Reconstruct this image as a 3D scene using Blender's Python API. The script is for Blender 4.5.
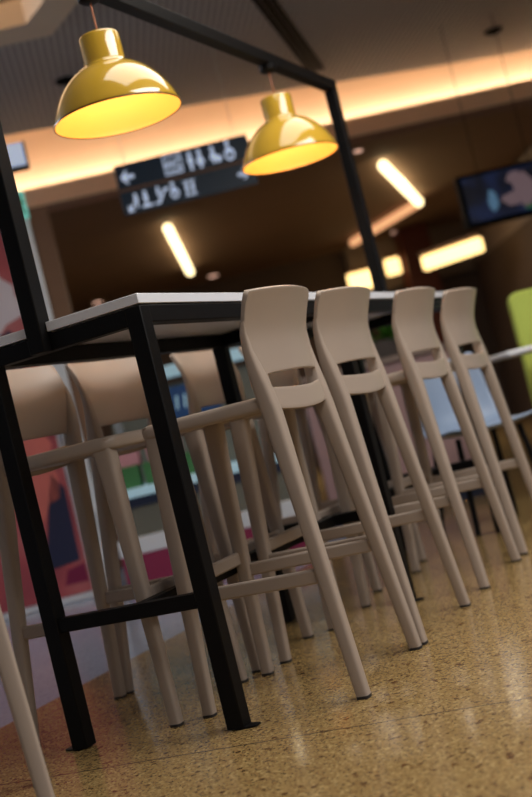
import bpy, bmesh, math, random
from mathutils import Vector, Matrix
random.seed(4)
C = bpy.context.scene.collection
for o in list(bpy.data.objects): bpy.data.objects.remove(o)

# ------------------------------------------------------------ camera
YAW, PITCH, ROLL = 0.4437, 0.0252, 0.2438
CAM = Vector((1.4428, -2.4608, 0.6651))
f = Vector((-math.sin(YAW)*math.cos(PITCH), math.cos(YAW)*math.cos(PITCH), math.sin(PITCH)))
r0 = Vector((math.cos(YAW), math.sin(YAW), 0)); u0 = r0.cross(f)
rt = math.cos(ROLL)*r0 - math.sin(ROLL)*u0
up = math.cos(ROLL)*u0 + math.sin(ROLL)*r0
cd = bpy.data.cameras.new('camera'); cam = bpy.data.objects.new('camera', cd); C.objects.link(cam)
M = Matrix((rt, up, -f)).transposed().to_4x4(); M.translation = CAM
cam.matrix_world = M
cd.sensor_width = 36; cd.lens = 1201/797*36
cd.dof.use_dof = True; cd.dof.focus_distance = 2.85; cd.dof.aperture_fstop = 2.3
cd.clip_end = 200
bpy.context.scene.camera = cam

# ------------------------------------------------------------ frames of reference
R_ = Vector((math.cos(YAW), math.sin(YAW), 0)); F_ = Vector((-math.sin(YAW), math.cos(YAW), 0))
O_ = Vector((CAM.x, CAM.y, 0))
def G(r, d, z=0): return O_ + r*R_ + d*F_ + Vector((0, 0, z))      # hall, turned like the far wall
HA = YAW + 0.118
HX = Vector((math.cos(HA), math.sin(HA), 0)); HY = Vector((-math.sin(HA), math.cos(HA), 0))
def H(a, b, z=0): return O_ + a*HX + b*HY + Vector((0, 0, z))

# ------------------------------------------------------------ light
vs = bpy.context.scene.view_settings
vs.view_transform = 'Standard'; vs.look = 'None'; vs.gamma = 1; vs.use_curve_mapping = False
vs.exposure = 0.05
w = bpy.data.worlds.new('world'); bpy.context.scene.world = w; w.use_nodes = True
w.node_tree.nodes['Background'].inputs[0].default_value = (0.80, 0.88, 1.0, 1)
w.node_tree.nodes['Background'].inputs[1].default_value = 0.19

def area(name, loc, size, power, col=(1, .93, .84), rot=(0, 0, 0), spread=170):
    l = bpy.data.lights.new(name, 'AREA'); l.shape = 'RECTANGLE'; l.size, l.size_y = size
    l.energy = power; l.color = col; l.spread = math.radians(spread)
    o = bpy.data.objects.new(name, l); C.objects.link(o); o.location = loc; o.rotation_euler = rot
    return o
# ceiling lamps out of view; the front and far ones are added fill
area('ceiling_light_side', (2.1, .9, 3.22), (1.5, 2.2), 105, (1, .95, .90))
area('fill_light_front', (2.9, -1.8, 3.22), (1.6, 1.6), 50, (1, .95, .92))  # weak fill added for the sides turned to the camera
area('ceiling_light_table', (0.3, 1.6, 3.25), (1.0, 3.0), 34, (1, .91, .80))
area('fill_light_far', G(.6, 12.6, 2.80), (3.0, 1.2), 60, (1, .86, .70))  # added lamp; its bounce off the floor lifts the brown soffit
# added bluish fill from the left, standing for daylight on the pale floor
area('daylight_fill_left', (-6.5, 2.0, 2.4), (3.5, 2.2), 330, (.78, .88, 1.0), (0, math.radians(-68), 0))

# ------------------------------------------------------------ materials
def lin(c):
    return tuple((x/255/12.92 if x/255 <= .04045 else ((x/255+.055)/1.055)**2.4) for x in c)+(1,)
def mat(name, col, rough=.5, metal=0, coat=0, emit=None, es=0, noise=0, nscale=8, bump=0, bscale=200, spec=.5, trans=0):
    m = bpy.data.materials.new(name); m.use_nodes = True; nt = m.node_tree
    b = nt.nodes['Principled BSDF']; c = lin(col)
    b.inputs['Base Color'].default_value = c; b.inputs['Roughness'].default_value = rough
    b.inputs['Metallic'].default_value = metal; b.inputs['Coat Weight'].default_value = coat
    b.inputs['Coat Roughness'].default_value = .06
    b.inputs['Specular IOR Level'].default_value = spec
    b.inputs['Transmission Weight'].default_value = trans
    if emit:
        b.inputs['Emission Color'].default_value = lin(emit); b.inputs['Emission Strength'].default_value = es
    tc = nt.nodes.new('ShaderNodeTexCoord')
    n = nt.nodes.new('ShaderNodeTexNoise'); n.inputs['Scale'].default_value = nscale; n.inputs['Detail'].default_value = 5
    nt.links.new(tc.outputs['Object'], n.inputs['Vector'])
    k = noise if noise else .04
    mx = nt.nodes.new('ShaderNodeMix'); mx.data_type = 'RGBA'
    mx.inputs['A'].default_value = tuple(x*(1-k) for x in c[:3])+(1,)
    mx.inputs['B'].default_value = tuple(min(1, x*(1+k)) for x in c[:3])+(1,)
    nt.links.new(n.outputs['Fac'], mx.inputs['Factor']); nt.links.new(mx.outputs['Result'], b.inputs['Base Color'])
    if bump:
        n2 = nt.nodes.new('ShaderNodeTexNoise'); n2.inputs['Scale'].default_value = bscale
        nt.links.new(tc.outputs['Object'], n2.inputs['Vector'])
        bp = nt.nodes.new('ShaderNodeBump'); bp.inputs['Strength'].default_value = bump; bp.inputs['Distance'].default_value = .001
        nt.links.new(n2.outputs['Fac'], bp.inputs['Height']); nt.links.new(bp.outputs['Normal'], b.inputs['Normal'])
    return m

PLASTIC = mat('taupe_plastic', (166, 151, 138), .40, noise=.06, nscale=5, bump=.15, bscale=600)
CAP = mat('dark_rubber', (38, 34, 32), .7)
BLACK = mat('black_powder_coat', (7, 6, 7), .5, bump=.2, bscale=900, spec=.18)
TOPM = mat('table_laminate', (226, 229, 236), .35)
YEL = mat('yellow_enamel', (208, 168, 56), .14, coat=1.0, noise=.03)
YIN = mat('yellow_inner_enamel', (228, 166, 70), .5)
YRIM = mat('rim_enamel', (120, 86, 20), .3)
BRASS = mat('copper_cord', (170, 110, 80), .35, .6)
BULB = mat('bulb_glass', (255, 235, 190), .4, emit=(255, 226, 140), es=10)
WARM = mat('warm_led', (255, 200, 130), .5, emit=(255, 196, 120), es=9)
COVE = mat('cove_plaster', (208, 184, 158), .8)
CREAM = mat('cream_plaster', (214, 196, 176), .8)
SOFF = mat('brown_soffit', (122, 94, 76), .75, noise=.1, nscale=2)
FASC = mat('tan_fascia', (238, 200, 162), .6)
DWALL = mat('dark_brown_wall', (84, 66, 56), .7, noise=.15, nscale=1.5)
GWALL = mat('grey_brown_wall', (128, 112, 104), .7)
REDW = mat('red_brown_column', (84, 36, 24), .5, noise=.15)
STICK = mat('linear_lamp_diffuser', (255, 240, 200), .5, emit=(255, 232, 176), es=3.2)
STICK2 = mat('linear_lamp_diffuser_dim', (240, 200, 160), .5, emit=(255, 184, 130), es=.9)
DL = mat('downlight_glow', (240, 200, 180), .5, emit=(255, 200, 175), es=1.6)
GLOW = mat('shop_light', (255, 220, 150), .5, emit=(255, 214, 140), es=2.6)
SIGNB = mat('sign_navy', (20, 30, 44), .35, noise=.5, nscale=4, emit=(24, 44, 58), es=.2)
SIGNW = mat('sign_white', (210, 222, 240), .5, emit=(190, 206, 235), es=.6)
LBOX = mat('lightbox_white', (200, 212, 232), .5, emit=(170, 190, 222), es=.55)
TEAL = mat('exit_teal', (110, 190, 180), .5, emit=(110, 190, 175), es=.5)
COLW = mat('white_column_paint', (214, 220, 228), .5)
PILAS = mat('brown_pilaster', (140, 104, 78), .6)
STEEL = mat('brushed_steel', (190, 192, 196), .3, .9)
CHAIRB = mat('blue_grey_shell', (140, 160, 188), .4)
LIME = mat('lime_fabric', (186, 204, 92), .7)
LEAF = mat('leaf_green', (60, 120, 30), .5, noise=.4)
POT = mat('pot_dark', (50, 40, 36), .6)
MAUVE = mat('mauve_panel', (150, 122, 124), .6, noise=.08)
MAG = mat('magenta_laminate', (136, 40, 76), .45, noise=.15)
KGREY = mat('kiosk_greygreen', (104, 104, 94), .6, noise=.25, nscale=6)
KNAVY = mat('kiosk_navy', (26, 36, 62), .5)
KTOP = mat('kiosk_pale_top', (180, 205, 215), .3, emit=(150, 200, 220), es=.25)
KGREEN = mat('green_carton', (60, 116, 66), .6)
KPINK = mat('pink_carton', (196, 140, 150), .6)
ORANGE = mat('orange_lamp', (255, 150, 60), .5, emit=(255, 140, 60), es=2)
KSIGN = mat('blue_sign', (22, 44, 84), .5, emit=(22, 60, 100), es=.3)
SCREENK = mat('screen_black', (5, 6, 9), .7, spec=.1)

# -- perforated ceiling
def perf_mat():
    m = mat('perforated_ceiling', (92, 82, 78), .75); nt = m.node_tree; b = nt.nodes['Principled BSDF']
    tc = nt.nodes.new('ShaderNodeTexCoord'); mp = nt.nodes.new('ShaderNodeMapping')
    mp.inputs['Rotation'].default_value = (0, 0, -HA); mp.inputs['Scale'].default_value = (22, 22, 22)
    nt.links.new(tc.outputs['Object'], mp.inputs['Vector'])
    fr = nt.nodes.new('ShaderNodeVectorMath'); fr.operation = 'FRACTION'; nt.links.new(mp.outputs[0], fr.inputs[0])
    sb = nt.nodes.new('ShaderNodeVectorMath'); sb.operation = 'SUBTRACT'; nt.links.new(fr.outputs[0], sb.inputs[0]); sb.inputs[1].default_value = (.5, .5, 0)
    ml = nt.nodes.new('ShaderNodeVectorMath'); ml.operation = 'MULTIPLY'; nt.links.new(sb.outputs[0], ml.inputs[0]); ml.inputs[1].default_value = (1, 1, 0)
    ln = nt.nodes.new('ShaderNodeVectorMath'); ln.operation = 'LENGTH'; nt.links.new(ml.outputs[0], ln.inputs[0])
    lt = nt.nodes.new('ShaderNodeMath'); lt.operation = 'LESS_THAN'; lt.inputs[1].default_value = .3; nt.links.new(ln.outputs['Value'], lt.inputs[0])
    mx = nt.nodes.new('ShaderNodeMix'); mx.data_type = 'RGBA'; nt.links.new(lt.outputs[0], mx.inputs['Factor'])
    mx.inputs['A'].default_value = lin((172, 168, 170)); mx.inputs['B'].default_value = lin((98, 94, 96))
    nt.links.new(mx.outputs['Result'], b.inputs['Base Color'])
    return m
PERF = perf_mat()

# -- terrazzo floor: tan field, pale blue-grey field beyond x = -1, thin joints
def floor_mat():
    m = bpy.data.materials.new('terrazzo'); m.use_nodes = True; nt = m.node_tree; L = nt.links.new; N = nt.nodes.new
    b = nt.nodes['Principled BSDF']; tc = N('ShaderNodeTexCoord')
    def vor(scale, lo, hi, base, chip, src=None):
        v = N('ShaderNodeTexVoronoi'); v.inputs['Scale'].default_value = scale; L(tc.outputs['Object'], v.inputs['Vector'])
        sx = N('ShaderNodeSeparateColor'); L(v.outputs['Color'], sx.inputs[0])
        rp = N('ShaderNodeValToRGB'); rp.color_ramp.elements[0].position = lo; rp.color_ramp.elements[1].position = hi
        rp.color_ramp.elements[0].color = (0, 0, 0, 1); rp.color_ramp.elements[1].color = (1, 1, 1, 1)
        L(sx.outputs[0], rp.inputs[0])
        mx = N('ShaderNodeMix'); mx.data_type = 'RGBA'; L(rp.outputs[0], mx.inputs['Factor'])
        if src: L(src, mx.inputs['A'])
        else: mx.inputs['A'].default_value = lin(base)
        mx.inputs['B'].default_value = lin(chip)
        return mx.outputs['Result']
    a = vor(190, .55, .85, (150, 124, 80), (126, 100, 62))
    a = vor(230, .86, .89, None, (96, 72, 42), a)
    a = vor(170, .86, .90, None, (172, 148, 100), a)
    a = vor(95, .965, .97, None, (90, 58, 32), a)
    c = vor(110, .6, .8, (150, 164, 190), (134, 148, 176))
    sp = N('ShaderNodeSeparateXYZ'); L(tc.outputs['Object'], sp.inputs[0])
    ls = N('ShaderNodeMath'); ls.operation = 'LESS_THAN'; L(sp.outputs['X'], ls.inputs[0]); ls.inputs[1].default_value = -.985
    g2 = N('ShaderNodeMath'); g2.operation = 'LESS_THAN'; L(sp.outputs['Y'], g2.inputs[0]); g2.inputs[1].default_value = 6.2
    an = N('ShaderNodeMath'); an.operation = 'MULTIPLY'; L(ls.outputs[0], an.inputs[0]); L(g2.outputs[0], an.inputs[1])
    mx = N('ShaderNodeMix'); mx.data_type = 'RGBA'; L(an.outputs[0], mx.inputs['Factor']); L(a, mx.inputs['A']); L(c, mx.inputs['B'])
    # joint lines: distance to y = .13x - .155, every 3.2 m
    t1 = N('ShaderNodeMath'); t1.operation = 'MULTIPLY_ADD'; L(sp.outputs['X'], t1.inputs[0]); t1.inputs[1].default_value = -.14; t1.inputs[2].default_value = .155
    t2 = N('ShaderNodeMath'); t2.operation = 'ADD'; L(sp.outputs['Y'], t2.inputs[0]); L(t1.outputs[0], t2.inputs[1])
    t3 = N('ShaderNodeMath'); t3.operation = 'PINGPONG'; L(t2.outputs[0], t3.inputs[0]); t3.inputs[1].default_value = 1.6
    t4 = N('ShaderNodeMath'); t4.operation = 'LESS_THAN'; L(t3.outputs[0], t4.inputs[0]); t4.inputs[1].default_value = .0035
    m2 = N('ShaderNodeMix'); m2.data_type = 'RGBA'; L(t4.outputs[0], m2.inputs['Factor']); L(mx.outputs['Result'], m2.inputs['A']); m2.inputs['B'].default_value = lin((82, 62, 44))
    L(m2.outputs['Result'], b.inputs['Base Color'])
    nz = N('ShaderNodeTexNoise'); nz.inputs['Scale'].default_value = 3; L(tc.outputs['Object'], nz.inputs['Vector'])
    mr = N('ShaderNodeMapRange'); mr.inputs['To Min'].default_value = .10; mr.inputs['To Max'].default_value = .22; L(nz.outputs['Fac'], mr.inputs['Value'])
    L(mr.outputs['Result'], b.inputs['Roughness'])
    n3 = N('ShaderNodeTexNoise'); n3.inputs['Scale'].default_value = 70; L(tc.outputs['Object'], n3.inputs['Vector'])
    bp = N('ShaderNodeBump'); bp.inputs['Strength'].default_value = .12; bp.inputs['Distance'].default_value = .002
    L(n3.outputs['Fac'], bp.inputs['Height']); L(bp.outputs['Normal'], b.inputs['Normal'])
    b.inputs['Specular IOR Level'].default_value = .45
    return m
FLOOR = floor_mat()

# ------------------------------------------------------------ mesh helpers
def obj(name, bm, m, parent=None, smooth=True, bevel=0, seg=2, sub=0, angle=40):
    me = bpy.data.meshes.new(name); bmesh.ops.recalc_face_normals(bm, faces=bm.faces[:]); bm.to_mesh(me); bm.free()
    for mm in (m if isinstance(m, (list, tuple)) else [m]): me.materials.append(mm)
    o = bpy.data.objects.new(name, me); C.objects.link(o)
    if parent: o.parent = parent
    if bevel:
        b = o.modifiers.new('bevel', 'BEVEL'); b.width = bevel; b.segments = seg; b.limit_method = 'ANGLE'; b.angle_limit = math.radians(35)
    if sub:
        s = o.modifiers.new('sub', 'SUBSURF'); s.levels = s.render_levels = sub
    if smooth:
        for p in me.polygons: p.use_smooth = True
        try: me.set_sharp_from_angle(angle=math.radians(angle))
        except Exception: pass
    return o
def empty(name, loc, label=None, cat=None, group=None, rz=0):
    o = bpy.data.objects.new(name, None); C.objects.link(o); o.location = loc; o.rotation_euler = (0, 0, rz)
    o.empty_display_size = .1
    return tag(o, label, cat, group)
def tag(o, label=None, cat=None, group=None, kind=None):
    if label: o['label'] = label
    if cat: o['category'] = cat
    if group: o['group'] = group
    if kind: o['kind'] = kind
    return o
def box(bm, c, s, rz=0, ax=None):
    """box centre c, full size s; ax = optional (X,Y,Z) axes"""
    X, Y, Z = ax if ax else (Vector((math.cos(rz), math.sin(rz), 0)), Vector((-math.sin(rz), math.cos(rz), 0)), Vector((0, 0, 1)))
    c = Vector(c); vs_ = []
    for k in (-.5, .5):
        for j, i in ((-.5, -.5), (-.5, .5), (.5, .5), (.5, -.5)):
            vs_.append(bm.verts.new(c + X*i*s[0] + Y*j*s[1] + Z*k*s[2]))
    a = vs_
    for q in ((0, 3, 2, 1), (4, 5, 6, 7), (0, 1, 5, 4), (1, 2, 6, 5), (2, 3, 7, 6), (3, 0, 4, 7)): bm.faces.new([a[i] for i in q])
    return bm
def nb(): return bmesh.new()
def boxes(*l):
    bm = nb()
    for c, s in l: box(bm, c, s)
    return bm
def rings(bm, rr, cap0=True, cap1=True, closed=True):
    vv = [[bm.verts.new(p) for p in r] for r in rr]
    n = len(rr[0])
    for a, b in zip(vv, vv[1:]):
        for i in range(n if closed else n-1):
            j = (i+1) % n; bm.faces.new((a[i], a[j], b[j], b[i]))
    if cap0: bm.faces.new(vv[0][::-1])
    if cap1: bm.faces.new(vv[-1])
    return vv
def superring(c, rx, ry, n=20, e=3.0, rz=0):
    out = []
    for i in range(n):
        t = 2*math.pi*i/n; cs, sn = math.cos(t), math.sin(t)
        x = rx*math.copysign(abs(cs)**(2/e), cs); y = ry*math.copysign(abs(sn)**(2/e), sn)
        out.append(Vector(c)+Vector((x*math.cos(rz)-y*math.sin(rz), x*math.sin(rz)+y*math.cos(rz), 0)))
    return out
def post(bm, pts, n=24, e=3.8):            # pts: (x,y,z,rx,ry) upright sweep
    return rings(bm, [superring(p[:3], p[3], p[4], n, e) for p in pts])
def cyl(bm, a, b, r, n=16, r2=None):
    a = Vector(a); b = Vector(b); d = (b-a).normalized(); q = d.to_track_quat('Z', 'Y')
    r2 = r if r2 is None else r2
    rr = [[p + q @ Vector((rad*math.cos(2*math.pi*i/n), rad*math.sin(2*math.pi*i/n), 0)) for i in range(n)] for p, rad in ((a, r), (b, r2))]
    rings(bm, rr); return bm
def lathe(bm, prof, n=64, c=(0, 0, 0), caps=(False, False)):
    c = Vector(c)
    rr = [[c+Vector((r*math.cos(2*math.pi*i/n), r*math.sin(2*math.pi*i/n), z)) for i in range(n)] for r, z in prof]
    rings(bm, rr, *caps); return bm
def prism(bm, pts, z0, z1):
    a = [bm.verts.new((p[0], p[1], z0)) for p in pts]; b = [bm.verts.new((p[0], p[1], z1)) for p in pts]
    bm.faces.new(a[::-1]); bm.faces.new(b); n = len(pts)
    for i in range(n): bm.faces.new((a[i], a[(i+1) % n], b[(i+1) % n], b[i]))
    return bm
def panel_poly(bm, pts, org, U, V, N, t):   # extruded outline in plane (U,V)
    a = [bm.verts.new(org+U*p[0]+V*p[1]) for p in pts]; b = [bm.verts.new(org+U*p[0]+V*p[1]+N*t) for p in pts]
    bm.faces.new(a[::-1]); bm.faces.new(b); n = len(pts)
    for i in range(n): bm.faces.new((a[i], a[(i+1) % n], b[(i+1) % n], b[i]))
    return bm
Z = Vector((0, 0, 1))
def struct(name, bm, m, **k): return tag(obj(name, bm, m, **k), kind='structure')

# ============================================================ STRUCTURE
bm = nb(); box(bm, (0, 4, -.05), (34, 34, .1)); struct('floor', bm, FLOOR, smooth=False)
def hbox(bm, a0, a1, b0, b1, z0, z1): return box(bm, H((a0+a1)/2, (b0+b1)/2, (z0+z1)/2), (abs(a1-a0), abs(b1-b0), z1-z0), HA)
# dark perforated ceiling island; its left part ends at a lit plaster recess
def gl(l): return [G(r, d) for r, d in l]
isl = gl([(-6.5, 7.25), (-1.02, 7.12), (-.72, 7.14), (-.1, 6.05), (.25, 4.2), (.25, -3), (9, -3), (9, 11.4), (2.75, 10.3), (-1.3, 9.05), (-6.5, 8.1)])
bm = nb(); prism(bm, isl, 3.3, 3.36); struct('ceiling', bm, PERF, smooth=False)
edge = gl([(-6.5, 7.25), (-1.02, 7.12), (-.72, 7.14), (-.1, 6.05), (.25, 4.2), (.25, -3), (.05, -3), (.05, 4.15), (-.28, 5.95), (-.82, 6.86), (-1.04, 6.86), (-6.5, 6.99)])
bm = nb(); prism(bm, edge, 3.27, 3.42); struct('trim_1', bm, CREAM, smooth=False)
# upper ceiling of the recesses
bm = nb(); hbox(bm, -9, 9, -4, 10.45, 3.75, 3.8); struct('ceiling_recess', bm, COVE, smooth=False)
# far soffit: vertical cove wall, lip, brown underside
bm = nb(); hbox(bm, -2.4, 9, 10.34, 10.45, 2.95, 3.75); struct('wall_cove', bm, COVE, smooth=False)
bm = nb(); hbox(bm, -2.4, 9, 9.93, 10.0, 2.9, 3.06); struct('trim_2', bm, FASC, smooth=False)
bm = nb(); hbox(bm, -9, 9, 9.93, 19, 2.84, 2.9); struct('ceiling_soffit', bm, SOFF, smooth=False)
bm = nb(); hbox(bm, -9, 9, 16.6, 16.8, 0, 2.84); struct('wall_back', bm, DWALL, smooth=False)
bm = nb(); hbox(bm, 3.5, 6.4, 16.3, 16.58, 2.15, 2.84); struct('trim_3', bm, GWALL, smooth=False)
# dark side wall on the right, its grey bulkhead above
bm = nb(); box(bm, G(3.35, 13.8, 1.1), (.2, 5.6, 2.2), YAW); struct('wall_right', bm, DWALL, smooth=False)
bm = nb(); box(bm, G(3.45, 13.8, 2.51), (.4, 5.6, .62), YAW); struct('trim_4', bm, GWALL, smooth=False)
bm = nb(); box(bm, G(-4.6, 8, 1.4), (.2, 12, 2.8), YAW); struct('wall_left', bm, COLW, smooth=False)
# brown pilaster at the left end of the lit cove
bm = nb(); box(bm, G(-1.22, 8.3, 1.25), (.12, .3, 2.5), HA); struct('trim_5', bm, PILAS, smooth=False)
# cove strip
o = obj('cove_light', hbox(nb(), -2.35, 8.5, 10.06, 10.12, 2.93, 2.96), WARM)
tag(o, 'warm hidden light strip glowing along the recessed ceiling edge', 'light strip')
area('cove_glow', H(3.0, 10.23, 3.03), (10.6, .04), 56, (1, .90, .72), (math.radians(125), 0, HA), 180)
area('recess_glow', G(-1.6, 6.6, 3.45), (2.0, .3), 16, (1, .80, .55), (math.radians(180), 0, YAW), 180)

# ============================================================ TABLE
TL, TW, TH = 2.525, .45, 1.05
LG = .0225
tb = empty('bar_table', (-TW/2, TL/2, 0), 'long narrow high table with pale top, black steel frame and overhead lamp beam', 'table')
tb.location = (0, 0, 0)
PX = -.27
n_ = .0235
e_ = .0235
# tabletop with a notch at each post
tp = [(e_, -e_), (e_, TL+e_), (PX+n_, TL+e_), (PX+n_, TL+.0), (PX-n_, TL+.0), (PX-n_, TL+e_), (-TW-e_, TL+e_), (-TW-e_, -e_), (PX-n_, -e_), (PX-n_, 0), (PX+n_, 0), (PX+n_, -e_)]
obj('tabletop', prism(nb(), tp, TH-.024, TH), TOPM, tb, bevel=.0015)
for x in (0, -TW):
    for y in (0, TL/2, TL):
        l = obj('leg', boxes(((x, y, (TH-.03)/2+.002), (.045, .045, TH-.03))), BLACK, tb, bevel=.003)
        s = 1 if x == 0 else -1
        obj('foot_plate', prism(nb(), [(x+.0, y-.024), (x+s*.052, y-.012), (x+s*.052, y+.012), (x, y+.024)], 0, .005), BLACK, l, bevel=.001)
zt = TH-.026-.0225
for x in (0, -TW): obj('frame_rail', boxes(((x, TL/2, zt), (.042, TL, .043))), BLACK, tb, bevel=.003)
for y in (0, TL/2, TL): obj('cross_rail', boxes(((-TW/2, y, zt-.001), (TW, .042, .043))), BLACK, tb, bevel=.003)
for y in (0, TL/2, TL): obj('low_crossbar', boxes(((-TW/2, y, .313), (TW-.044, .036, .036))), BLACK, tb, bevel=.003)
obj('footrail', boxes(((-.198, TL/2, .312), (.034, TL-.03, .036))), BLACK, tb, bevel=.003)
ZB = 2.067
for y in (-.026, TL+.026):
    obj('lamp_post', boxes(((PX, y, (ZB+1.0)/2-.012), (.046, .05, ZB-1.0+.02))), BLACK, tb, bevel=.003)
obj('overhead_beam', boxes(((PX, TL/2, ZB), (.046, TL+.102, .046))), BLACK, tb, bevel=.003)

# ============================================================ PENDANT LAMPS
def pendant(y, label):
    t = empty('pendant_lamp', (PX, y, 0), label, 'lamp', 'yellow pendant lamps over the bar table')
    zr = 1.667; zb = ZB-.0235
    bm = nb(); lathe(bm, [(.0, zb-.028), (.022, zb-.028), (.034, zb-.020), (.036, zb), (0, zb)], 32); obj('canopy', bm, BLACK, t)
    bm = nb(); cyl(bm, (0, 0, zr+.248), (0, 0, zb-.026), .0032, 10); obj('cord', bm, BRASS, t)
    P = [(.0, .250), (.050, .250), (.0585, .247), (.0615, .240), (.0615, .165), (.0630, .158), (.072, .152)]
    for k in range(1, 15):
        a = k/14*math.pi/2; q = k/14; P.append((.072+.1195*(.55*math.sin(a)+.45*q), .004+.148*(.55*math.cos(a)+.45*(1-q))))
    P += [(.1915, 0)]
    inner = [(max(0, r-.0022), z-.0022 if z > .1 else z) for r, z in reversed(P)]
    bm = nb(); lathe(bm, [(r, z+zr) for r, z in P], 96); obj('lamp_shade', bm, YEL, t, angle=60)
    bm = nb(); lathe(bm, [(r-.0004 if r > .001 else 0, z+zr) for r, z in inner], 96); obj('shade_lining', bm, YIN, t, angle=60)
    bm = nb(); lathe(bm, [(.1895, zr-.001), (.1925, zr-.002), (.1932, zr+.001), (.1925, zr+.004), (.1895, zr-.001)], 96); obj('shade_rim', bm, YRIM, t)
    bm = nb(); lathe(bm, [(0, .150), (.013, .150), (.015, .13), (.026, .11), (.030, .09), (.026, .068), (.014, .056), (0, .053)][::-1], 24, (0, 0, zr+.055)); obj('bulb', bm, BULB, t)
    l = bpy.data.lights.new('bulb_light', 'POINT'); l.energy = 2.3; l.color = (1, .88, .74); l.shadow_soft_size = .03
    o = bpy.data.objects.new('bulb_light', l); C.objects.link(o); o.parent = t; o.location = (0, 0, zr+.07)
    return t
pendant(.625, 'larger looking shiny yellow dome pendant lamp, on the left part of the overhead beam')
pendant(1.885, 'shiny yellow dome pendant lamp beside the far post, overlapping the hanging sign')

# ============================================================ BAR STOOLS  (local: back towards +x, origin at the floor under the seat)
def sx(z):      # profile of the back in x
    pts = [(0, .235), (.70, .165), (.80, .152), (.87, .147), (.91, .150), (.96, .166), (1.0, .182)]
    for (a, xa), (b, xb) in zip(pts, pts[1:]):
        if z <= b: t = max(0, (z-a)/(b-a)); return xa+(xb-xa)*t
    return pts[-1][1]
def hw(z):      # half width of the back (outer edge)
    if z < .7: return .232-(.232-.200)*z/.7
    return .200+.006*(z-.7)/.3
BUL = .044
def back_bm():
    bm = nb(); S = [-1, -.97, -.9, -.8, -.7, -.55, -.35, -.12, .12, .35, .55, .7, .8, .9, .97, 1]
    ZR = [.712, .722, .746, .758, .766, .786, .794, .804, .825, .85, .875, .90, .925, .95, .975, .994, 1.0]
    V = {}
    def P(s, z):
        zz = z
        if z < .76: zz = z-.016*(1-s*s)-.0
        elif z < .77: zz = z-.013*(1-s*s)
        elif z <= .80: zz = z+.004*(1-s*s)
        if z > .97: zz = z+.004*(1-s*s)-(.010 if abs(s) == 1 else 0)*(z-.97)/.03
        return Vector((sx(z)+BUL*(1-abs(s)**2.2)*min(1, .55+(z-.7)*1.5), s*(hw(z)-.004), zz))
    for j, z in enumerate(ZR):
        for i, s in enumerate(S): V[i, j] = bm.verts.new(P(s, z))
    for j in range(len(ZR)-1):
        zm = (ZR[j]+ZR[j+1])/2
        for i in range(len(S)-1):
            sm = abs(S[i]+S[i+1])/2
            if .767 < zm < .793 and sm < .80: continue
            bm.faces.new((V[i, j], V[i+1, j], V[i+1, j+1], V[i, j+1]))
    bmesh.ops.delete(bm, geom=[v for v in bm.verts if not v.link_faces], context='VERTS')
    return bm
def seat_bm():
    bm = nb()
    def outline(x0, x1, w0, w1, r, n=8):      # rounded trapezoid, front x0 (half width w0) to rear x1 (w1)
        cs = [(x1, w1, 0), (x0, w0, 1), (x0, -w0, 2), (x1, -w1, 3)]
        out = []
        for cx, cy, k in cs:
            rr_ = r if k in (1, 2) else .02
            ccx = cx+(rr_ if k in (1, 2) else -rr_); ccy = cy-math.copysign(rr_, cy); st = k*math.pi/2
            for i in range(n+1):
                a = st+i/n*math.pi/2; out.append((ccx+rr_*math.cos(a), ccy+rr_*math.sin(a)))
        return out
    def ring(ins, z, dish=0):
        o = outline(-.205+ins, .168-ins, .190-ins, .188-ins, max(.012, .034-ins*.4))
        return [Vector((x, y, z)) for x, y in o]
    rr = [ring(.030, .726), ring(.028, .713), ring(.012, .709), ring(.002, .713), ring(0, .720), ring(0, .734), ring(.004, .743), ring(.012, .7465), ring(.03, .745), ring(.06, .739), ring(.10, .733), ring(.15, .730)]
    rings(bm, rr)
    return bm
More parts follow.
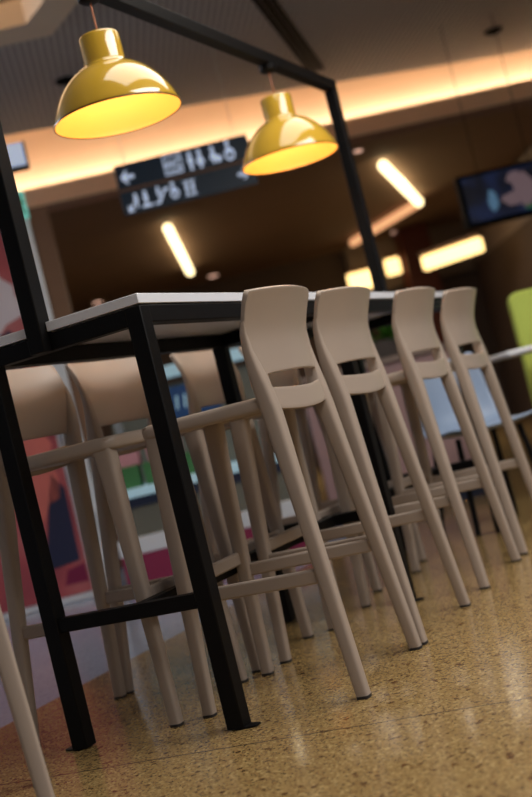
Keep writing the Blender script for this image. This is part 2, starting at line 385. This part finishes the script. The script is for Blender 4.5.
def make_stool():
    t = empty('bar_stool', (0, 0, 0))
    obj('seat', seat_bm(), PLASTIC, t, angle=60)
    bk = obj('backrest', back_bm(), PLASTIC, t)
    s = bk.modifiers.new('sol', 'SOLIDIFY'); s.thickness = .014; s.offset = 0
    s = bk.modifiers.new('bev', 'BEVEL'); s.width = .004; s.segments = 2; s.limit_method = 'ANGLE'; s.angle_limit = math.radians(50)
    for sy in (-1, 1):     # rear legs run on up the edge of the back
        pts = [(sx(z), sy*(hw(z)-ry), z, rx, ry) for z, rx, ry in ((.006, .016, .016), (.20, .0175, .0175), (.45, .0195, .020), (.62, .0215, .023), (.70, .0225, .024), (.76, .021, .023), (.81, .017, .020), (.86, .012, .015), (.90, .009, .010), (.93, .0065, .006))]
        bm = nb(); post(bm, pts); l = obj('leg', bm, PLASTIC, t, angle=60)
        bm = nb(); post(bm, [(sx(0), sy*(hw(0)-.016), 0, .0165, .0165), (sx(0), sy*(hw(0)-.016), .007, .0165, .0165)]); obj('foot_cap', bm, CAP, l)
    for sy in (-1, 1):     # front legs
        fx = lambda z: -.205+.018*(z/.73)-.008
        fy = lambda z: .200-.014*(z/.73)
        pts = [(fx(z)+rx, sy*(fy(z)-ry), z, rx, ry) for z, rx, ry in ((.006, .016, .015), (.20, .018, .016), (.45, .0215, .019), (.62, .025, .0215), (.69, .0275, .023), (.715, .028, .023), (.734, .026, .021), (.742, .020, .017))]
        bm = nb(); post(bm, pts); l = obj('leg', bm, PLASTIC, t, angle=60)
        bm = nb(); post(bm, [(fx(0)+.016, sy*(fy(0)-.015), 0, .0165, .0155), (fx(0)+.016, sy*(fy(0)-.015), .007, .0165, .0155)]); obj('foot_cap', bm, CAP, l)
    for sy in (-1, 1):
        zc = .298
        a = Vector((-.193, sy*.180, zc)); b = Vector((sx(zc)-.002, sy*(hw(zc)-.018), zc)); d = b-a
        X = d.normalized(); Y = Z.cross(X)
        bm = nb(); box(bm, (a+b)/2, (d.length, .017, .036), ax=(X, Y, Z)); obj('side_footrest', bm, PLASTIC, t, bevel=.006, seg=3)
    bm = nb(); box(bm, (-.192, 0, .335), (.018, .345, .036)); obj('front_footrest', bm, PLASTIC, t, bevel=.006, seg=3)
    return t
def dup(root, loc, rz, label, group):
    r = root.copy(); C.objects.link(r); r.location = loc; r.rotation_euler = (0, 0, rz); r['label'] = label; r['group'] = group
    for ch in list(root.children):
        c = ch.copy(); C.objects.link(c); c.parent = r
        for g in ch.children:
            d = g.copy(); C.objects.link(d); d.parent = c
    return r
PI = math.pi
GR = 'taupe bar stools around the high table'
st = make_stool()
FPX, FPY = -.125, -.572; a_ = math.radians(-53); FX = FPX-(.22*math.cos(a_)-.216*math.sin(a_)); FY = FPY-(.22*math.sin(a_)+.216*math.cos(a_))
stools = [
 (.035, .330, .03, 'taupe plastic bar stool on the near long side, closest to the camera'),
 (.030, .815, .0, 'taupe plastic bar stool on the near long side, second from the near end'),
 (.028, 1.487, .0, 'taupe plastic bar stool on the near long side, third from the near end'),
 (.025, 2.045, .0, 'taupe plastic bar stool on the near long side, at the far end'),
 (-.425, .278, PI, 'taupe bar stool on the far long side, leftmost, behind the black end leg'),
 (-.425, .752, PI, 'taupe bar stool on the far long side, its back just right of the leftmost back'),
 (-.425, 1.39, PI, 'taupe bar stool on the far long side, its back crossed by the middle black leg'),
 (-.425, 1.93, PI, 'far side taupe bar stool mostly hidden behind the nearest stool, last of its row'),
 (FX, FY, math.radians(-53), 'blurred taupe stool leg in the bottom left corner, rest outside the photo'),
]
for i, (x, y, a, lb) in enumerate(stools):
    if i == 0:
        st.location = (x, y, 0); st.rotation_euler = (0, 0, a); tag(st, lb, 'bar stool', GR)
    else:
        s_ = dup(st, (x, y, 0), a, lb, GR)

# ============================================================ CEILING FIXTURES
def capsule(a, b, r, m, name, label, cat, group=None):
    a = Vector(a); b = Vector(b); d = (b-a).normalized(); q = d.to_track_quat('Z', 'Y'); rr = []
    L_ = (b-a).length; n = 14
    prof = [(r*math.sin(t*PI/12), -r*math.cos(t*PI/12)) for t in range(1, 7)]+[(r*math.cos(t*PI/12), L_+r*math.sin(t*PI/12)) for t in range(0, 6)]
    for rad, h in prof: rr.append([a + q @ Vector((rad*math.cos(2*PI*i/n), rad*math.sin(2*PI*i/n), h)) for i in range(n)])
    bm = nb(); rings(bm, rr)
    return bm
t = empty('linear_lamp', G(-.52, 13.0, 0), 'single glowing white tube lamp on the brown soffit, below the hanging sign', 'ceiling lamp', rz=0)
o = obj('diffuser', capsule(G(-.52, 11.5, 2.77)-t.location, G(-.53, 14.7, 2.77)-t.location, .048, STICK, '', '', ''), STICK, t)
bm = nb(); box(bm, G(-.525, 13.1, 2.824)-t.location, (.05, 3.2, .03), YAW); obj('housing', bm, BLACK, t)
t = empty('angled_linear_lamp', G(2.2, 13.5, 0), 'bent glowing tube lamp, one arm bright and one dimmer orange, by the far post', 'ceiling lamp')
obj('bright_arm', capsule(G(1.57, 11.04, 2.77)-t.location, G(2.24, 13.7, 2.77)-t.location, .05, STICK, '', '', ''), STICK, t)
obj('dim_arm', capsule(G(2.24, 13.75, 2.77)-t.location, G(1.60, 15.7, 2.77)-t.location, .05, STICK2, '', '', ''), STICK2, t)
dls = [(-.29, 16.0, 'right of the single tube lamp, low above the tabletop'), (-1.85, 15.8, 'leftmost above the left end of the table'),
       (2.24, 16.1, 'right of the far post under the bent lamp'), (3.24, 16.2, 'below the hanging screen'), (1.30, 10.42, 'by the far post just under the lit ceiling edge')]
for r, d, lb in dls:
    t = empty('downlight', G(r, d, 2.84), 'small round pinkish downlight '+lb, 'downlight', 'downlights in the brown soffit')
    rad = .085 if d > 12 else .05
    bm = nb(); lathe(bm, [(0, -.012), (rad*.8, -.012), (rad*.8, .0), (0, 0)], 24); obj('lens', bm, DL, t)
    bm = nb(); lathe(bm, [(rad*.8, -.014), (rad, -.014), (rad, .002), (rad*.8, .002), (rad*.8, -.014)], 24); obj('trim_ring', bm, CREAM, t)
for (p, q, lb) in [((.55, 7.3), (1.0, 9.3), 'long dark slot air diffuser in the ceiling above the far post')]:
    a = G(*p, 3.288); b = G(*q, 3.288); d = b-a; X = d.normalized()
    t = empty('slot_diffuser', (a+b)/2, lb, 'air vent')
    for k in (-1, 0, 1):
        bm = nb(); box(bm, Vector((0, 0, .0))+Z.cross(X)*k*.045, (d.length, .03, .02), ax=(X, Z.cross(X), Z)); obj('slot', bm, SCREENK, t)
for r, d, lb in [(-.55, 7.9, 'dark round sprinkler plate in the ceiling just left of the nearer lamp'), (-.80, 8.1, 'dark round plate in the ceiling further left of the nearer lamp'), (2.45, 9.45, 'dark small plate in the ceiling at the upper right')]:
    bm = nb(); lathe(bm, [(0, -.03), (.03, -.03), (.07, -.012), (.075, 0), (0, 0)], 20, G(r, d, 3.3)); o = obj('sprinkler_plate', bm, SCREENK); tag(o, lb, 'sprinkler')

# ============================================================ HANGING DIRECTION SIGN
SO = G(-.62, 8.0, 0)          # origin: left end
sign = empty('direction_sign', SO, 'dark hanging direction sign with white arrow, restroom and facility symbols', 'sign', rz=YAW-.0)
sign.scale = (.82, 1, 1)
U = Vector((1, 0, 0)); W_ = Vector((0, 0, 1)); N_ = Vector((0, -1, 0))
def sgp(bm, pts, off=.0): return panel_poly(bm, pts, Vector((0, -.021-off, 0)), U, W_, N_, .004)
SWd = 1.12
obj('sign_panel', boxes(((SWd/2, 0, 2.535), (SWd, .04, .165))), SIGNB, sign, bevel=.003)
obj('sign_panel', boxes(((SWd/2, 0, 2.355), (SWd, .04, .155))), SIGNB, sign, bevel=.003)
obj('sign_bar', boxes(((SWd/2, 0, 2.443), (SWd, .03, .018))), PILAS, sign)
for x in (.1, 1.02):
    bm = nb(); cyl(bm, (x, 0, 2.615), (x, 0, 3.3), .004, 8); obj('hanger', bm, STEEL, sign)
def disc(cx, cz, r, n=18): return [(cx+r*math.cos(2*PI*i/n), cz+r*math.sin(2*PI*i/n)) for i in range(n)]
def icon(name, polys, lb=None):
    bm = nb()
    for k, p in enumerate(polys): sgp(bm, p, k*.0003)
    o = obj(name, bm, SIGNW, sign, smooth=False)
    return o
def arrow(cx, cz, s, ang):
    pts = [(-1, 0), (-.2, .8), (.15, .8), (-.35, .22), (1, .22), (1, -.22), (-.35, -.22), (.15, -.8), (-.2, -.8)]
    c, sn = math.cos(ang), math.sin(ang)
    return [(cx+s*(x*c-y*sn), cz+s*(x*sn+y*c)) for x, y in pts]
def man(cx, cz, h, skirt=False):
    w_ = h*.16
    b = [(cx-w_, cz+h*.18), (cx+w_, cz+h*.18), (cx+w_, cz-h*.12), (cx+w_*.55, cz-h*.12), (cx+w_*.55, cz-h*.5), (cx-w_*.55, cz-h*.5), (cx-w_*.55, cz-h*.12), (cx-w_, cz-h*.12)]
    if skirt: b = [(cx-w_*.6, cz+h*.18), (cx+w_*.6, cz+h*.18), (cx+w_*1.7, cz-h*.25), (cx+w_*.5, cz-h*.25), (cx+w_*.5, cz-h*.5), (cx-w_*.5, cz-h*.5), (cx-w_*.5, cz-h*.25), (cx-w_*1.7, cz-h*.25)]
    return [disc(cx, cz+h*.34, h*.13), b]
icon('arrow_symbol', [arrow(.095, 2.525, .055, 0)])
# WC in a frame
def rectp(x0, x1, z0, z1): return [(x0, z0), (x1, z0), (x1, z1), (x0, z1)]
icon('frame_symbol', [rectp(.405, .555, 2.47, 2.478), rectp(.405, .555, 2.592, 2.60), rectp(.405, .413, 2.478, 2.592), rectp(.547, .555, 2.478, 2.592), rectp(.42, .54, 2.488, 2.496)])
def text(s, size, loc, parent, m, name):
    cu = bpy.data.curves.new('tmp', 'FONT'); cu.body = s; cu.size = size; cu.extrude = .002; cu.align_x = 'CENTER'; cu.offset = .0012
    o = bpy.data.objects.new('tmp', cu); C.objects.link(o)
    bpy.context.view_layer.update()
    me = bpy.data.meshes.new_from_object(o.evaluated_get(bpy.context.evaluated_depsgraph_get()))
    bpy.data.objects.remove(o); me.materials.clear(); me.materials.append(m)
    r = bpy.data.objects.new(name, me); C.objects.link(r); r.parent = parent; r.location = loc; r.rotation_euler = (PI/2, 0, 0)
    return r
text('WC', .085, (.48, -.024, 2.508), sign, SIGNW, 'lettering')
icon('man_symbol', man(.625, 2.53, .13)); icon('woman_symbol', man(.705, 2.53, .13, True))
icon('parent_symbol', man(.815, 2.535, .12, True)+[disc(.855, 2.50, .024)])
def wheel(cx, cz, s):
    ring = []
    n = 20
    outer = disc(cx, cz-s*.2, s*.34, n); inner = disc(cx, cz-s*.2, s*.22, n)
    q = [[outer[i], outer[(i+1) % n], inner[(i+1) % n], inner[i]] for i in range(n)]
    return q+[disc(cx-s*.05, cz+s*.42, s*.13), rectp(cx-s*.12, cx+s*.02, cz-s*.15, cz+s*.28), rectp(cx-s*.12, cx+s*.3, cz-s*.15, cz-s*.04)]
icon('wheelchair_symbol', wheel(.95, 2.535, .125))
icon('stairs_symbol', man(.12, 2.36, .10)+[arrow(.07, 2.315, .035, -PI*.25+PI/2)])
icon('people_symbol', man(.20, 2.36, .11)+[rectp(.16, .25, 2.30, 2.315)])
icon('escalator_symbol', [[(.27, 2.30), (.31, 2.30), (.37, 2.38), (.40, 2.38), (.40, 2.395), (.36, 2.395), (.30, 2.315), (.27, 2.315)]]+man(.31, 2.38, .08))
icon('stroller_symbol', wheel(.44, 2.365, .105))
icon('lift_symbol', [rectp(.52, .62, 2.305, 2.312), rectp(.52, .62, 2.398, 2.405)]+man(.545, 2.355, .085)+man(.595, 2.355, .085))
icon('arrow_symbol', [arrow(1.02, 2.36, .045, PI)])

# ============================================================ LEFT SIDE: LIGHTBOX, EXIT SIGN, WHITE COLUMN, POSTER PYLON
t = empty('lightbox_sign', G(-1.15, 7.0, 2.58), 'small blank pale lit box sign high at the left edge', 'sign', rz=HA)
obj('box', boxes(((0, 0, 0), (.24, .06, .135))), LBOX, t, bevel=.004)
obj('box_frame', boxes(((0, .02, -.075), (.25, .07, .016)), ((.127, .02, 0), (.012, .07, .15))), BLACK, t)
bm = nb(); cyl(bm, (0, .02, .068), (0, .02, .70), .006, 8); obj('hanger', bm, STEEL, t)
t = empty('exit_sign', G(-1.045, 6.5, 2.17), 'small teal and white emergency exit sign beside the left post', 'sign', rz=HA)
obj('sign_box', boxes(((0, 0, 0), (.07, .03, .15))), TEAL, t, bevel=.003)
bm = nb()
for p in [disc(.003, .045, .012), rectp(-.008, .012, -.01, .03), [(-.004, -.01), (.008, -.01), (.022, -.05), (.012, -.052)], [(-.008, -.01), (.004, -.01), (-.014, -.05), (-.024, -.046)], [(.01, .03), (.028, .01), (.022, .004), (.006, .02)]]:
    panel_poly(bm, p, Vector((0, -.0155, 0)), U, W_, N_, .002)
obj('runner_symbol', bm, KGREEN, t, smooth=False)
bm = nb(); box(bm, G(-1.085, 6.62, 1.13), (.10, .12, 2.26), HA)
o = obj('white_column', bm, COLW, bevel=.008); tag(o, 'slim white upright panel between the red poster and the kiosk', 'column')

py = empty('poster_display', G(-1.75, 6.55, 0), 'tall poster display with red, pink and navy abstract picture at the left edge', 'poster display', rz=HA)
def poster_mat():
    m = mat('poster_print', (160, 84, 90), .35); nt = m.node_tree; b = nt.nodes['Principled BSDF']; L = nt.links.new; N = nt.nodes.new
    tc = N('ShaderNodeTexCoord'); nz = N('ShaderNodeTexNoise'); nz.inputs['Scale'].default_value = 1.6; nz.inputs['Detail'].default_value = 2; L(tc.outputs['Object'], nz.inputs['Vector'])
    rp = N('ShaderNodeValToRGB'); e = rp.color_ramp.elements
    e[0].position = .3; e[0].color = lin((112, 40, 62)); e[1].position = .7; e[1].color = lin((186, 118, 118))
    k = e.new(.5); k.color = lin((166, 78, 84)); L(nz.outputs['Fac'], rp.inputs[0]); L(rp.outputs[0], b.inputs['Base Color'])
    L(rp.outputs[0], b.inputs['Emission Color']); b.inputs['Emission Strength'].default_value = .02
    return m
POST = poster_mat()
obj('frame', boxes(((0, .04, 1.25), (1.22, .08, 2.5))), COLW, py, bevel=.01)
obj('print', boxes(((0, -.004, 1.25), (1.16, .006, 2.42))), POST, py)
def pshape(name, pts, m):
    bm = nb(); panel_poly(bm, pts, Vector((0, -.009, 0)), U, W_, N_, .002); return obj(name, bm, m, py, smooth=False)
NAVY = mat('poster_navy', (30, 34, 66), .4); PINK = mat('poster_pink', (206, 112, 104), .4); PWH = mat('poster_white', (214, 206, 216), .4); DMG = mat('poster_magenta', (120, 22, 66), .4)
def blob(cx, cz, rx, rz_, seed, n=20):
    rnd = random.Random(seed); return [(cx+rx*math.cos(2*PI*i/n)*(1+.18*rnd.uniform(-1, 1)), cz+rz_*math.sin(2*PI*i/n)*(1+.18*rnd.uniform(-1, 1))) for i in range(n)]
pshape('printed_shape', blob(.36, .78, .18, .34, 1), PINK)
pshape('printed_shape', [(.36, .2), (.55, .22), (.56, .62), (.50, .72), (.44, .5)], NAVY)
pshape('printed_shape', [(.44, .10), (.57, .10), (.57, .2), (.47, .18)], DMG)
pshape('printed_shape', blob(.51, 1.02, .06, .07, 3), NAVY)
pshape('printed_shape', blob(.30, 1.72, .27, .20, 4), PWH)
pshape('printed_shape', blob(.43, 1.42, .11, .12, 5), NAVY)

# ============================================================ KIOSK
K = empty('kiosk', G(-.42, 6.85, 0), 'shop kiosk counter with magenta base, pale edge and dark middle, seen under the table', 'kiosk', rz=YAW-.03)
KWd = 1.06
obj('base', boxes(((0, 0, .09), (KWd, .8, .18))), MAG, K, bevel=.005)
obj('plinth_band', boxes(((0, -.0, .225), (KWd+.01, .81, .09))), COLW, K, bevel=.004)
obj('cabinet', boxes(((0, 0, .35), (KWd-.02, .78, .16))), KGREY, K)
obj('cabinet_band', boxes(((0, 0, .455), (KWd, .80, .05))), KNAVY, K)
obj('counter', boxes(((0, 0, .505), (KWd+.04, .84, .05))), KTOP, K, bevel=.006)
obj('back_panel', boxes(((0, .36, .80), (KWd, .05, .54))), KGREY, K)
obj('name_board', boxes(((-.04, .31, .95), (.36, .03, .19))), KSIGN, K, bevel=.003)
bm = nb()
for i in range(6):
    x = -.17+i*.05; panel_poly(bm, [(x, .91), (x+.012, .91), (x+.024, .99), (x+.010, .99)], Vector((0, .294, 0)), U, W_, N_, .003)
obj('board_lettering', bm, KTOP, K, smooth=False, )
obj('top_light', boxes(((0, .30, 1.14), (KWd, .14, .07))), KTOP, K, bevel=.004)
for x in (-.49, .49): obj('upright', boxes(((x, .36, .83), (.05, .05, .60))), COLW, K)
for i in range(3):
    o = obj('carton', boxes(((0, 0, .06), (.2, .18, .12))), KGREEN, bevel=.004); o.location = G(-.87+i*.23, 6.62, .53); o.rotation_euler = (0, 0, YAW)
    tag(o, ['leftmost green carton on the kiosk counter', 'green carton on the kiosk counter between two others', 'rightmost green carton on the kiosk counter'][i], 'box', 'cartons on the kiosk counter')
for i in range(3):
    o = obj('gift_box', boxes(((0, 0, .06), (.19, .16, .12))), KPINK, bevel=.004); o.location = G(-.85+i*.24, 6.63, .65); o.rotation_euler = (0, 0, YAW)
    tag(o, ['pink box stacked on the leftmost green carton', 'pink box stacked on the middle green carton', 'pink box stacked on the rightmost green carton'][i], 'box', 'pink boxes on the kiosk')
t = empty('small_orange_lamp', G(-.02, 6.6, .53), 'small glowing orange lamp on the kiosk counter', 'lamp')
bm = nb(); lathe(bm, [(0, .0), (.05, 0), (.05, .015), (.01, .02), (.01, .36), (0, .36)], 20); obj('stand', bm, BLACK, t)
bm = nb(); lathe(bm, [(0, .358), (.022, .36), (.030, .385), (.030, .43), (.018, .45), (0, .45)], 20); obj('globe', bm, ORANGE, t)
# mauve partition behind the middle of the table
t = empty('mauve_partition', G(.66, 6.95, 0), 'low mauve boarded partition seen between the stools', 'partition', rz=YAW)
obj('panel', boxes(((0, 0, .47), (.9, .08, .80))), MAUVE, t, bevel=.006)
obj('cap_rail', boxes(((0, 0, .885), (.94, .12, .035))), GWALL, t, bevel=.004)
obj('plinth', boxes(((0, 0, .035), (.9, .1, .07))), KNAVY, t)
# plant on the partition
t = empty('potted_plant', G(.72, 6.95, .9025), 'bushy green plant in a dark trough on top of the mauve partition', 'plant')
bm = nb(); box(bm, (0, 0, .05), (.42, .11, .10), YAW); obj('planter', bm, POT, t, bevel=.005)
bm = nb(); rnd = random.Random(7)
for i in range(260):
    c = R_*rnd.uniform(-.2, .2)+F_*rnd.uniform(-.07, .07)+Z*rnd.uniform(.09, .27)
    a = rnd.uniform(0, 2*PI); tl = rnd.uniform(-.5, .9); d = Vector((math.cos(a)*math.cos(tl), math.sin(a)*math.cos(tl), math.sin(tl))); s = d.cross(Z).normalized(); nn = s.cross(d)
    l = rnd.uniform(.05, .09); w2 = l*.28
    P = [c, c+d*l*.4+s*w2+nn*.004, c+d*l, c+d*l*.4-s*w2+nn*.004]; mid = bm.verts.new(c+d*l*.45-nn*.006)
    v = [bm.verts.new(p) for p in P]
    for i_ in range(4): bm.faces.new((v[i_], v[(i_+1) % 4], mid))
obj('foliage', bm, LEAF, t)

# ============================================================ BLUE CHAIR, WHITE TABLE, LIME SCREEN
ch = empty('shell_chair', G(.88, 5.45, 0), 'blue-grey plastic shell chair behind the two far stools', 'chair', rz=YAW)
bm = nb(); S = [-1, -.8, -.5, -.2, .2, .5, .8, 1]; T = [(.44, -.25), (.425, -.15), (.42, 0), (.425, .1), (.45, .18), (.52, .215), (.62, .235), (.72, .25), (.78, .265)]
V = [[bm.verts.new((s*(.215 if k < 5 else .215-.008*(k-4)), y+(.0 if k < 3 else -.05*abs(s)**3), z+.02*abs(s)**3)) for s in S] for k, (z, y) in enumerate(T)]
for a, b in zip(V, V[1:]):
    for i in range(len(S)-1): bm.faces.new((a[i], a[i+1], b[i+1], b[i]))
o = obj('shell', bm, CHAIRB, ch); s = o.modifiers.new('s', 'SOLIDIFY'); s.thickness = .018; s = o.modifiers.new('u', 'SUBSURF'); s.levels = s.render_levels = 2
for sx_ in (-1, 1):
    for y0, y1 in ((-.15, -.21), (.13, .2)):
        bm = nb(); cyl(bm, (sx_*.15, y0, .42), (sx_*.19, y1, 0), .013, 12); obj('leg', bm, BLACK, ch)
ch.rotation_euler = (0, 0, YAW+.25)
t = empty('cafe_table', G(1.62, 5.95, 0), 'small white topped table in front of the lime green screen', 'table', rz=YAW)
obj('table_top', boxes(((0, 0, .735), (.95, .7, .028))), COLW, t, bevel=.01)
bm = nb(); cyl(bm, (0, 0, .02), (0, 0, .72), .03, 16); obj('pedestal', bm, BLACK, t)
bm = nb(); lathe(bm, [(0, 0), (.25, 0), (.25, .012), (.04, .03), (0, .03)], 32); obj('base', bm, BLACK, t)
def rrect(x0, x1, z0, z1, r, n=6):
    out = []
    for cx, cz, st_ in ((x1-r, z1-r, 0), (x0+r, z1-r, 1), (x0+r, z0+r, 2), (x1-r, z0+r, 3)):
        for i in range(n+1): a = st_*PI/2+i/n*PI/2; out.append((cx+r*math.cos(a), cz+r*math.sin(a)))
    return out
t = empty('lime_screen', G(1.72, 6.55, 0), 'lime green upholstered high divider at the right edge', 'divider', rz=YAW)
bm = nb(); panel_poly(bm, rrect(-.32, .5, .12, 1.06, .05), Vector((0, 0, 0)), U, W_, N_, .10); obj('cushion', bm, LIME, t, bevel=.012, seg=3)
for x in (-.2, .4): obj('foot', boxes(((x, -.05, .065), (.05, .3, .13))), BLACK, t, bevel=.004)

# ============================================================ SCREEN, COLUMN, SHOP LIGHTS
t = empty('hanging_screen', G(2.15, 9.0, 0), 'black hanging television showing a pale figure on dark blue', 'television', rz=HA-.05)
obj('housing', boxes(((0, 0, 1.95), (.76, .09, .40))), SCREENK, t, bevel=.008)
def tv_mat():
    m = mat('tv_picture', (10, 12, 24), .3); nt = m.node_tree; b = nt.nodes['Principled BSDF']; L = nt.links.new; N = nt.nodes.new
    tc = N('ShaderNodeTexCoord'); nz = N('ShaderNodeTexNoise'); nz.inputs['Scale'].default_value = 5; L(tc.outputs['Object'], nz.inputs['Vector'])
    rp = N('ShaderNodeValToRGB'); e = rp.color_ramp.elements; e[0].position = .4; e[0].color = lin((4, 5, 14)); e[1].position = .7; e[1].color = lin((16, 28, 58))
    L(nz.outputs['Fac'], rp.inputs[0]); L(rp.outputs[0], b.inputs['Emission Color']); b.inputs['Emission Strength'].default_value = 1
    return m
obj('picture', boxes(((0, -.047, 1.955), (.70, .004, .34))), tv_mat(), t)
TVP = mat('tv_figure', (80, 66, 72), .4, emit=(150, 124, 130), es=.3); TVB = mat('tv_cyan', (90, 130, 170), .4, emit=(90, 130, 160), es=.35); TVG = mat('tv_green', (10, 60, 30), .4, emit=(8, 70, 34), es=.7)
for pts, m in ((blob(.10, 1.95, .08, .13, 11), TVP), (blob(.05, 2.05, .07, .045, 12), TVP), (blob(-.0, 1.90, .08, .05, 15), TVP), (blob(-.15, 1.92, .035, .085, 13), TVB), (rectp(.08, .33, 1.795, 1.83), TVG)):
    bm = nb(); panel_poly(bm, pts, Vector((0, -.0495, 0)), U, W_, N_, .002); obj('screen_shape', bm, m, t, smooth=False)
for x in (-.2, .2):
    bm = nb(); cyl(bm, (x, 0, 2.14), (x, 0, 3.3), .003, 8); obj('hanger', bm, BLACK, t)
bm = nb(); box(bm, G(2.42, 16.1, 1.42), (.40, .36, 2.84), HA); o = obj('square_column', bm, REDW, bevel=.01); tag(o, 'dark red-brown square column right of the far post', 'column')
def glow(r0_, d0, z0, r1_, d1, z1, h, lb):
    a = G(r0_, d0, z0); b = G(r1_, d1, z1); d = b-a; X = d.normalized(); c = (a+b)/2
    t = empty('shop_light_box', c, lb, 'light box', 'glowing shop lights at the back')
    bm = nb(); box(bm, (0, 0, 0), (d.length, .10, h), ax=(X, Z.cross(X), Z.copy())); obj('diffuser', bm, GLOW, t, bevel=.03, seg=3)
    bm = nb(); box(bm, (0, 0, h/2+.03), (d.length, .14, .04), ax=(X, Z.cross(X), Z.copy())); obj('housing', bm, SOFF, t)
glow(2.20, 14.2, 2.12, 2.80, 13.6, 2.12, .17, 'long glowing warm light box on the far right, right of the red-brown column')
glow(1.97, 16.0, 2.37, 2.17, 16.0, 2.37, .22, 'short glowing warm light box beside the red-brown column')
glow(1.44, 16.0, 2.29, 1.78, 16.0, 2.29, .24, 'round-looking glowing light box left of the far post')
